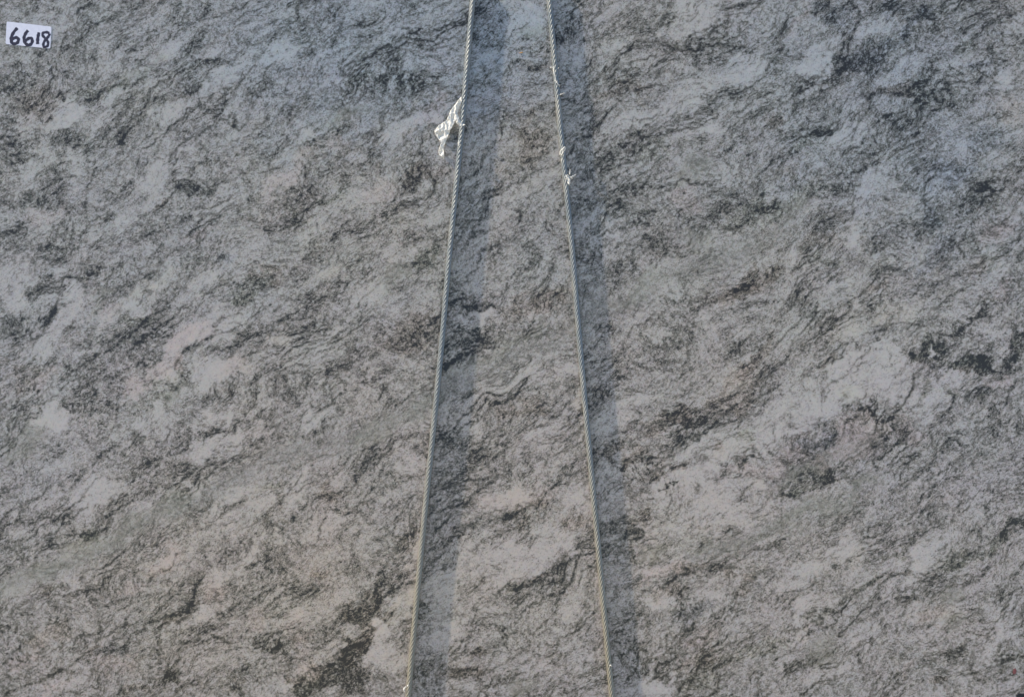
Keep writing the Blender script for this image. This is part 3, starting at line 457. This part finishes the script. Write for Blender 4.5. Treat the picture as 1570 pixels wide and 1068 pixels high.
def film_material():
    m, nt, bs = new_mat("torn_plastic_film")
    out = nt.nodes["Material Output"]
    bs.inputs["Base Color"].default_value = (.95, .93, .87, 1); bs.inputs["Roughness"].default_value = .65; bs.inputs["Specular IOR Level"].default_value = .2
    tl = node(nt, "ShaderNodeBsdfTranslucent"); tl.inputs[0].default_value = (.95, .93, .87, 1)
    tp = node(nt, "ShaderNodeBsdfTransparent")
    tc = node(nt, "ShaderNodeTexCoord")
    n = node(nt, "ShaderNodeTexNoise", Scale=70, Detail=4, Distortion=1.2); nt.links.new(tc.outputs["Object"], n.inputs["Vector"])
    at = node(nt, "ShaderNodeAttribute", attribute_name="clear")
    rg = node(nt, "ShaderNodeMapRange"); nt.links.new(n.outputs["Fac"], rg.inputs[0])
    rg.inputs[1].default_value = .35; rg.inputs[2].default_value = .6
    k = math_n(nt, 'MULTIPLY', math_n(nt, 'MULTIPLY_ADD', rg.outputs[0], .6, .4), at.outputs["Fac"])
    m1 = node(nt, "ShaderNodeMixShader"); m1.inputs[0].default_value = .4
    nt.links.new(bs.outputs[0], m1.inputs[1]); nt.links.new(tl.outputs[0], m1.inputs[2])
    m2 = node(nt, "ShaderNodeMixShader"); nt.links.new(k, m2.inputs[0])
    nt.links.new(m1.outputs[0], m2.inputs[1]); nt.links.new(tp.outputs[0], m2.inputs[2])
    nt.links.new(m2.outputs[0], out.inputs[0])
    return m
M_FILM = film_material()

# ------------------------------------------------------------------ setting: the yard floor
gz = 0.0
n = 12
gv = [(-30 + 60 * i / n, -30 + 60 * j / n, gz) for j in range(n + 1) for i in range(n + 1)]
gf = [(j * (n + 1) + i, j * (n + 1) + i + 1, (j + 1) * (n + 1) + i + 1, (j + 1) * (n + 1) + i) for j in range(n) for i in range(n)]
ground = obj("ground", gv, gf, M_GROUND)
ground["kind"] = "structure"

# ------------------------------------------------------------------ the granite slab
def build_slab():
    rs = random.Random(4)
    # the chip broken out of the lower right corner
    def chipped(x, y):
        edge_x = 1557 + (y - 1062) * .05
        edge_y = 1063.5 - (x - 1557) * .14
        return x > edge_x and y > edge_y
    keep = np.ones((NY - 1, NX - 1), bool)
    for j in range(NY - 1):
        if gy[j] < 1040: continue
        for i in range(NX - 1):
            if gx[i] < 1540: continue
            keep[j, i] = not chipped(gx[i] + 1, gy[j] + 1)
    idx = np.arange(NX * NY).reshape(NY, NX)
    a, b, c, d = idx[1:, :-1], idx[1:, 1:], idx[:-1, 1:], idx[:-1, :-1]
    quads = np.stack([a[keep], b[keep], c[keep], d[keep]], 1)
    vx = (PX.ravel() - 785) / S; vy = (534 - PY.ravel()) / S
    front = np.stack([vx, vy, np.zeros_like(vx)], 1)
    # side walls along every open edge of the front sheet
    e = np.concatenate([quads[:, [0, 1]], quads[:, [1, 2]], quads[:, [2, 3]], quads[:, [3, 0]]])
    key = np.sort(e, 1); key = key[:, 0] * (NX * NY) + key[:, 1]
    _, inv, cnt = np.unique(key, return_inverse=True, return_counts=True)
    be = e[cnt[inv.ravel()] == 1]
    ub = np.unique(be)
    remap = {int(v): NX * NY + k for k, v in enumerate(ub)}
    back = front[ub].copy(); back[:, 2] = -THICK
    walls = [(int(q), int(p), remap[int(p)], remap[int(q)]) for p, q in be]
    nb = NX * NY + len(ub)
    outline = [(X0, Y0), (X1 if (X1 - X0) % 2 == 0 else X1 - 1, Y0), (X1, 1058), (1557, 1064), (1558, Y1), (X0, Y1)]
    bp = [((x - 785) / S, (534 - y) / S, -THICK) for x, y in outline]
    verts = np.concatenate([front, back, np.array(bp)])
    faces = quads.tolist() + walls + [tuple(range(nb + len(bp) - 1, nb - 1, -1))]
    faces[-1] = tuple(range(nb, nb + len(bp)))
    me = bpy.data.meshes.new("granite_slab")
    me.from_pydata(verts.tolist(), [], faces)
    me.materials.append(M_GRANITE); me.materials.append(M_SAWN)
    mi = np.zeros(len(faces), np.int32); mi[len(quads):] = 1
    me.polygons.foreach_set("material_index", mi)
    extra = len(verts) - NX * NY
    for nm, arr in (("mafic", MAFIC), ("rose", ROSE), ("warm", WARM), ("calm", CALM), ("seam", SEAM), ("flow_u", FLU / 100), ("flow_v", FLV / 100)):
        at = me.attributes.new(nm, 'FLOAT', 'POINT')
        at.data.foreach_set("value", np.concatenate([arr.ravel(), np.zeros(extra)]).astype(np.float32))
    # drop the grid corners inside the chip
    used = np.zeros(len(verts), bool); used[np.unique(np.concatenate([np.array(f) for f in (quads.ravel(), np.array(walls).ravel(), np.array(faces[-1]))]))] = True
    if not used.all():
        bm = bmesh.new(); bm.from_mesh(me); bm.verts.ensure_lookup_table()
        bmesh.ops.delete(bm, geom=[bm.verts[int(i)] for i in np.where(~used)[0]], context='VERTS')
        bm.to_mesh(me); bm.free()
    me.update()
    o = bpy.data.objects.new("granite_slab", me)
    COL.objects.link(o)
    o.matrix_world = Matrix.Translation(CEN) @ FR
    tag(o, "big polished grey granite slab with wavy dark veining leaning upright", "stone slab")
    return o
slab = build_slab()

# red crayon smear low on the right of the slab: a mark, part of the stone
def blob(name, cx, cy, rx, ry, z, h, mat, seed, parent=None, mw=None, seg=14, ang=0):
    rs = random.Random(seed)
    ring = []
    for k in range(seg):
        t = 2 * math.pi * k / seg; r = .75 + .4 * rs.random()
        ring.append((rx * r * math.cos(t), ry * r * math.sin(t)))
    ca, sa = math.cos(ang), math.sin(ang)
    ring = [(x * ca - y * sa, x * sa + y * ca) for x, y in ring]
    v = [(cx + x, cy + y, z) for x, y in ring] + [(cx + .8 * x, cy + .8 * y, z + h) for x, y in ring] + [(cx, cy, z + h * 1.15)]
    f = [(k, (k + 1) % seg, seg + (k + 1) % seg, seg + k) for k in range(seg)] + [(seg + k, seg + (k + 1) % seg, 2 * seg) for k in range(seg)]
    return obj(name, v, f, mat, parent, mw)
rm = L(1555.6, 1028.6)
rmk = blob("red_mark", rm.x, rm.y, .0060, .0085, .0003, .0004, M_RED, 5)
rmk.parent = slab
rmk["label"] = "small rusty red smudge on the stone near the lower right corner"

# added near-black slab standing in for the shaded gap behind the chipped corner
dv = []
for z in (-.075, -.105):
    for x, y in ((X0 + 20, Y0 + 10), (X1 - 4, Y0 + 10), (X1 - 4, Y1), (X0 + 20, Y1)):
        p = L(x, y, z); dv.append(p)
df = [(3, 2, 1, 0)[::1], (4, 5, 6, 7), (0, 1, 5, 4), (1, 2, 6, 5), (2, 3, 7, 6), (3, 0, 4, 7)]
dk = obj("gap_shade_slab", dv, df, M_DARK, None, Matrix.Translation(CEN) @ FR)
tag(dk, "added near-black slab standing in for the shaded gap at the chipped lower right corner", "stone slab")

# ------------------------------------------------------------------ wire ropes
def catmull(pts, n=10):
    out = []
    P = [pts[0]] + pts + [pts[-1]]
    for i in range(1, len(P) - 2):
        p0, p1, p2, p3 = P[i - 1:i + 3]
        for k in range(n):
            t = k / n
            out.append(tuple(.5 * ((2 * b) + (c - a) * t + (2 * a - 5 * b + 4 * c - d) * t * t + (-a + 3 * b - 3 * c + d) * t ** 3)
                             for a, b, c, d in zip(p0, p1, p2, p3)))
    out.append(pts[-1])
    return out

def resample(pts, step):
    P = np.array(pts); d = np.r_[0, np.cumsum(np.linalg.norm(np.diff(P, axis=0), axis=1))]
    n = int(d[-1] / step) + 1
    s = np.linspace(0, d[-1], n)
    return np.stack([np.interp(s, d, P[:, k]) for k in range(3)], 1), s

def make_rope(px_pts, label, seed):
    base = px_pts[-1]
    mw = frame_at(base[0], base[1], ROPE_R)
    root = thing("wire_rope", label, "wire rope", mw, "wire ropes over the slab face")
    inv = mw.inverted() @ (Matrix.Translation(CEN) @ FR)
    rz = ROPE_R * 1.02
    # over the top edge, down the face, under the bottom edge
    pts = [tuple(L(px_pts[0][0], px_pts[0][1] + 40, -THICK - rz))]
    pts += [tuple(L(px_pts[0][0], px_pts[0][1] + 8, -THICK - rz)), tuple(L(px_pts[0][0], Y0, -THICK * .95) + Vector((0, rz, 0))), tuple(L(px_pts[0][0], Y0, -.002) + Vector((0, rz, 0)))]
    face = [tuple(L(x, y, rz)) for x, y in px_pts]
    pts += face
    lx, ly = px_pts[-1]
    pts += [tuple(L(lx, Y1, -.002) + Vector((0, -rz, 0))), tuple(L(lx, Y1, -THICK * .9) + Vector((0, -rz, 0)))]
    c, s = resample(catmull(pts, 24), .0042)
    c = np.stack([np.array(inv @ Vector(p)) for p in c])
    T = np.gradient(c, axis=0); T /= np.linalg.norm(T, axis=1)[:, None]
    Xr = np.zeros_like(T); Xr[:] = (1, 0, 0)
    Nn = np.cross(Xr, T); Nn /= np.linalg.norm(Nn, axis=1)[:, None]
    B = np.cross(T, Nn)
    pitch = 46 / S
    rh, rstr, SEG = ROPE_R * .665, ROPE_R * .335, 8
    for k in range(6):
        ph = -2 * np.pi * s / pitch * LAY + k * np.pi / 3
        cc = c + rh * (np.cos(ph)[:, None] * Nn + np.sin(ph)[:, None] * B)
        t2 = np.gradient(cc, axis=0); t2 /= np.linalg.norm(t2, axis=1)[:, None]
        n2 = np.cos(ph)[:, None] * Nn + np.sin(ph)[:, None] * B
        n2 -= (n2 * t2).sum(1)[:, None] * t2; n2 /= np.linalg.norm(n2, axis=1)[:, None]
        b2 = np.cross(t2, n2)
        rings = [cc + rstr * (math.cos(2 * math.pi * q / SEG) * n2 + math.sin(2 * math.pi * q / SEG) * b2) for q in range(SEG)]
        V = np.stack(rings, 1).reshape(-1, 3)
        m = len(cc)
        F = [(i * SEG + q, i * SEG + (q + 1) % SEG, (i + 1) * SEG + (q + 1) % SEG, (i + 1) * SEG + q) for i in range(m - 1) for q in range(SEG)]
        o = obj("strand", V, F, M_WIRE, root, None, True)
        lay = (np.repeat(s / .004, SEG) + np.tile(np.arange(SEG) / SEG * 2, m)) / 7
        at = o.data.attributes.new("lay", 'FLOAT', 'POINT'); at.data.foreach_set("value", lay.astype(np.float32))
    # fibre core
    return root
LAY = -1
LEFT = [(726.6, Y0), (725, 0), (717, 95), (709, 190), (701.5, 268), (689, 395), (678, 522), (664.5, 660), (651, 793), (636, 955), (626, 1068), (624.6, Y1)]
RIGHT = [(839.5, Y0), (842, 0), (850, 92), (858.5, 190), (868, 290), (878, 395), (888.5, 525), (900.5, 660), (912.8, 793), (924, 915), (937.8, 1066), (939.5, Y1)]
make_rope(LEFT, "left wire rope, the one with torn white plastic caught on it", 1)
make_rope(RIGHT, "right wire rope, leaning the other way, with small white frayed tufts", 2)

# ------------------------------------------------------------------ paper label with a number written by hand
def label():
    k = 10.683
    q = [(110, 355), (845, 440), (825, 800), (92, 725)]
    q = [(x / k, y / k) for x, y in q]
    cx = sum(p[0] for p in q) / 4; cy = sum(p[1] for p in q) / 4
    mw = frame_at(cx, cy, 0.0006)
    root = thing("paper_label", "white paper label with handwritten 6618 at the upper left corner", "label", mw)
    def loc(x, y, z=0): return ((x - cx) / S, (cy - y) / S, z)
    ring = []
    for i in range(4):           # rounded corners
        p, a, b = Vector(q[i]), Vector(q[i - 1]), Vector(q[(i + 1) % 4])
        rad = 2.6
        s0 = p + (a - p).normalized() * rad; s1 = p + (b - p).normalized() * rad
        for t in (0, .25, .5, .75, 1):
            ring.append(s0 * (1 - t) ** 2 + p * 2 * t * (1 - t) + s1 * t * t)
    ring = ring[::-1]
    nR = len(ring)
    v = [loc(p.x, p.y, -.0005) for p in ring] + [loc(p.x, p.y, .0002) for p in ring]
    f = [tuple(range(nR, 2 * nR))] + [(i, (i + 1) % nR, nR + (i + 1) % nR, nR + i) for i in range(nR)]
    obj("sheet", v, f, M_PAPER, root)
    strokes = [
        [(288, 462), (232, 525), (192, 600), (184, 655), (196, 702), (236, 722), (285, 705), (305, 658), (283, 624), (243, 624), (208, 644), (188, 672)],
        [(462, 503), (430, 540), (402, 595), (396, 650), (415, 708), (455, 740), (505, 730), (530, 685), (522, 640), (485, 630), (440, 655), (404, 690)],
        [(640, 535), (630, 580), (620, 640), (618, 700), (620, 728)],
        [(812, 548), (765, 533), (708, 545), (702, 585), (742, 632), (778, 672), (790, 720), (772, 764), (722, 770), (712, 730), (730, 680), (772, 630), (805, 585), (812, 552)]]
    for si, st in enumerate(strokes):
        c = catmull([(x / k, y / k, 0) for x, y in st], 6)
        c = [Vector(p[:2]) for p in c]
        m = len(c); V = []; F = []
        for i, p in enumerate(c):
            d = (c[min(i + 1, m - 1)] - c[max(i - 1, 0)]).normalized(); nn = Vector((-d.y, d.x))
            w = 2.4 * (1 + .12 * math.sin(i * .9 + si)) * (.85 if si == 3 else 1.0)
            if i == 0: w *= .55
            if i == m - 1: w *= .7
            for sgn in (1, -1):
                e = p + nn * w * sgn
                V.append(loc(e.x, e.y, .00035 + .00002 * i / m))
        for i in range(m - 1): F.append((2 * i, 2 * i + 1, 2 * i + 3, 2 * i + 2))
        obj("handwritten_digit", V, F, M_INK, root)
label()

# ------------------------------------------------------------------ torn plastic film caught on the ropes
def inside(poly, x, y):
    r = False; j = len(poly) - 1
    for i in range(len(poly)):
        if (poly[i][1] > y) != (poly[j][1] > y) and x < (poly[j][0] - poly[i][0]) * (y - poly[i][1]) / (poly[j][1] - poly[i][1]) + poly[i][0]: r = not r
        j = i
    return r

def edge_dist(poly, x, y):
    best = 1e9
    for i in range(len(poly)):
        x0, y0 = poly[i - 1]; x1, y1 = poly[i]
        ex, ey = x1 - x0, y1 - y0
        t = max(0, min(1, ((x - x0) * ex + (y - y0) * ey) / (ex * ex + ey * ey + 1e-9)))
        best = min(best, math.hypot(x - x0 - t * ex, y - y0 - t * ey))
    return best

def film(name, label, polys, z0, lift, cell, seed, cat="plastic scrap", group=None, clear=1.0, lean=0.0):
    """a crumpled sheet filling the outlines (photo pixels), pressed loosely on rope and stone"""
    allp = [p for q in polys for p in q]
    cx = sum(p[0] for p in allp) / len(allp); cy = sum(p[1] for p in allp) / len(allp)
    x0 = min(p[0] for p in allp); x1 = max(p[0] for p in allp); y0 = min(p[1] for p in allp); y1 = max(p[1] for p in allp)
    nx = int((x1 - x0) / cell) + 2; ny = int((y1 - y0) / cell) + 2
    xs = x0 + np.arange(nx + 1) * cell; ys = y0 + np.arange(ny + 1) * cell
    GX, GY = np.meshgrid(xs, ys)
    cr = fbm(GX / 13, GY / 20, seed, 3, .55); cr2 = fbm(GX / 4, GY / 6, seed + 40, 2, .6)
    Z = z0 + lift * (1 - np.minimum(1, np.abs(cr) * 1.6)) + lift * .18 * cr2 - lean * (GX - cx) / S
    jx = .35 * cell * fbm(GX / 3, GY / 3, seed + 60, 2); jy = .35 * cell * fbm(GX / 3, GY / 3, seed + 80, 2)
    V = []; F = []; C = []; ids = {}
    def vid(j, i):
        if (j, i) not in ids:
            ids[(j, i)] = len(V)
            x, y = GX[j, i] + jx[j, i], GY[j, i] + jy[j, i]
            V.append(((x - cx) / S, (cy - y) / S, max(float(Z[j, i]), .0015)))
            d = min(edge_dist(p, x, y) for p in polys)
            C.append(clear * min(1, max(0, (d - 1.2) / 4)))
        return ids[(j, i)]
    for j in range(ny):
        for i in range(nx):
            mx, my = GX[j, i] + cell / 2, GY[j, i] + cell / 2
            if any(inside(p, mx, my) for p in polys):
                F.append((vid(j + 1, i), vid(j + 1, i + 1), vid(j, i + 1), vid(j, i)))
    o = obj(name, V, F, M_FILM, None, frame_at(cx, cy, 0), True)
    at = o.data.attributes.new("clear", 'FLOAT', 'POINT'); at.data.foreach_set("value", np.array(C, np.float32))
    md = o.modifiers.new("thickness", 'SOLIDIFY'); md.thickness = .0003
    tag(o, label, cat, group)
    return o

def crop(pts, ox, oy, k): return [(ox + x / k, oy + y / k) for x, y in pts]
BAG = crop([(592, 148), (520, 240), (465, 310), (445, 370), (418, 425), (330, 478), (272, 545), (298, 602), (338, 660), (356, 690), (320, 775), (330, 826), (362, 845), (386, 880), (394, 830), (386, 742), (404, 690), (434, 616), (466, 538), (502, 476), (520, 425), (540, 468), (575, 500), (606, 494), (648, 486), (610, 468), (578, 430), (562, 385), (546, 350), (568, 275), (596, 205)], 630, 130, 7.63)
film("plastic_film", "torn white plastic film caught on the left wire rope, hanging left", [BAG], .007, .007, .75, 700, clear=.06, lean=-.16)

def wisp(name, label, strips, cat, group=None):
    """thin frayed strips: each a tapered ribbon with a curl, joined into one scrap"""
    cx = sum(p[0] for s in strips for p in s[0]) / sum(len(s[0]) for s in strips)
    cy = sum(p[1] for s in strips for p in s[0]) / sum(len(s[0]) for s in strips)
    V = []; F = []; C = []
    for si, (pts, w0, w1, z) in enumerate(strips):
        c = catmull([(x, y, 0) for x, y in pts], 5); m = len(c)
        b0 = len(V)
        for i, p in enumerate(c):
            a = c[max(i - 1, 0)]; b = c[min(i + 1, m - 1)]
            d = Vector((b[0] - a[0], b[1] - a[1])).normalized(); nn = Vector((-d.y, d.x))
            t = i / (m - 1); w = (w0 * (1 - t) + w1 * t) * (1 + .25 * math.sin(i * 1.7 + si * 2))
            zz = z + .0025 * math.sin(t * 3.0 + si)
            for sgn, dz in ((1, .0012 * math.sin(i * .8 + si)), (0, .0014), (-1, -.0012 * math.sin(i * .8 + si))):
                V.append(((p[0] + nn.x * w * sgn - cx) / S, (cy - p[1] - nn.y * w * sgn) / S, zz + dz)); C.append(.15)
        for i in range(m - 1):
            for q in (0, 1): F.append((b0 + 3 * i + q, b0 + 3 * i + q + 1, b0 + 3 * i + q + 4, b0 + 3 * i + q + 3))
    o = obj(name, V, F, M_FILM, None, frame_at(cx, cy, 0), True)
    at = o.data.attributes.new("clear", 'FLOAT', 'POINT'); at.data.foreach_set("value", np.array(C, np.float32))
    md = o.modifiers.new("thickness", 'SOLIDIFY'); md.thickness = .0004
    tag(o, label, cat, group)
    return o

kw, kt = 13.35, 13.35
def W(pts, w0, w1, z, ox, oy, k): return (crop(pts, ox, oy, k), w0, w1, z)
GRP = "white plastic scraps on the right rope"
wisp("plastic_scrap", "white plastic scrap with a leaf-shaped flap, lowest on the right rope",
     [W([(470, 800), (480, 770), (520, 745), (568, 712)], 2.2, .4, .012, 840, 215, kw), W([(440, 720), (450, 650), (446, 602)], .7, .4, .014, 840, 215, kw),
      W([(425, 920), (435, 850), (410, 790), (370, 760), (400, 735), (440, 770)], 1.6, .8, .0175, 840, 215, kw), W([(360, 800), (395, 830), (415, 900)], 1.5, 1.0, .0175, 840, 215, kw), W([(425, 920), (480, 960)], .5, .25, .012, 840, 215, kw)],
     "plastic scrap", GRP)
wisp("plastic_scrap", "white plastic scrap wrapped round the right rope above the flapped one",
     [W([(250, 320), (255, 260), (300, 200), (350, 160)], 1.1, 1.1, .0175, 840, 215, kw), W([(275, 330), (320, 250), (360, 195)], .8, .6, .0185, 840, 215, kw), W([(290, 390), (278, 475)], .9, 1.0, .013, 840, 215, kw)],
     "plastic scrap", GRP)
wisp("plastic_scrap", "topmost white frayed tuft on the right wire rope",
     [W([(245, 350), (265, 338), (310, 355), (335, 420)], .5, .9, .012, 825, 80, kt), W([(320, 330), (318, 420), (350, 560), (345, 620)], .8, .9, .016, 825, 80, kt), W([(420, 345), (400, 360), (372, 370)], .35, .5, .014, 825, 80, kt)],
     "plastic scrap", GRP)
wisp("plastic_scrap", "small white forked tuft just under the topmost one on the right rope",
     [W([(345, 610), (380, 650), (410, 690), (450, 705)], .9, .3, .016, 825, 80, kt), W([(410, 690), (440, 730)], .5, .25, .014, 825, 80, kt), W([(375, 640), (398, 592)], .7, .4, .016, 825, 80, kt)],
     "plastic scrap", GRP)
wisp("plastic_scrap", "tiny white whisker pointing right from the right rope",
     [W([(430, 895), (465, 890), (500, 872), (540, 858)], .9, .25, .013, 825, 80, kt), W([(465, 890), (450, 870)], .5, .3, .013, 825, 80, kt)],
     "plastic scrap", GRP)
wisp("plastic_scrap", "white scrap clinging to the left rope just below the large torn film",
     [W([(570, 665), (560, 700), (572, 735)], .9, .8, .0165, 630, 130, 7.63), W([(560, 690), (580, 715)], .6, .5, .017, 630, 130, 7.63)],
     "plastic scrap")
wisp("plastic_scrap", "white tuft low on the left rope at the bottom edge",
     [W([(150, 955), (130, 970), (128, 990), (135, 1000)], 1.3, .8, .012, 600, 900, 6.36), W([(160, 945), (175, 930)], .9, .6, .016, 600, 900, 6.36)],
     "plastic scrap")
wisp("plastic_scrap", "small pale fleck of plastic on the right rope near its foot",
     [W([(345, 745), (358, 740), (362, 755)], .8, .5, .0165, 880, 900, 6.36)], "plastic scrap")

# dry orange flake lying on the stone between the ropes
p = (799, 81)
fl = blob("dry_flake", 0, 0, .0062, .0017, .0006, .0012, M_FLAKE, 9, None, frame_at(p[0], p[1], 0), 12, R(12))
tag(fl, "tiny dry orange flake stuck on the stone between the two ropes", "leaf bit")
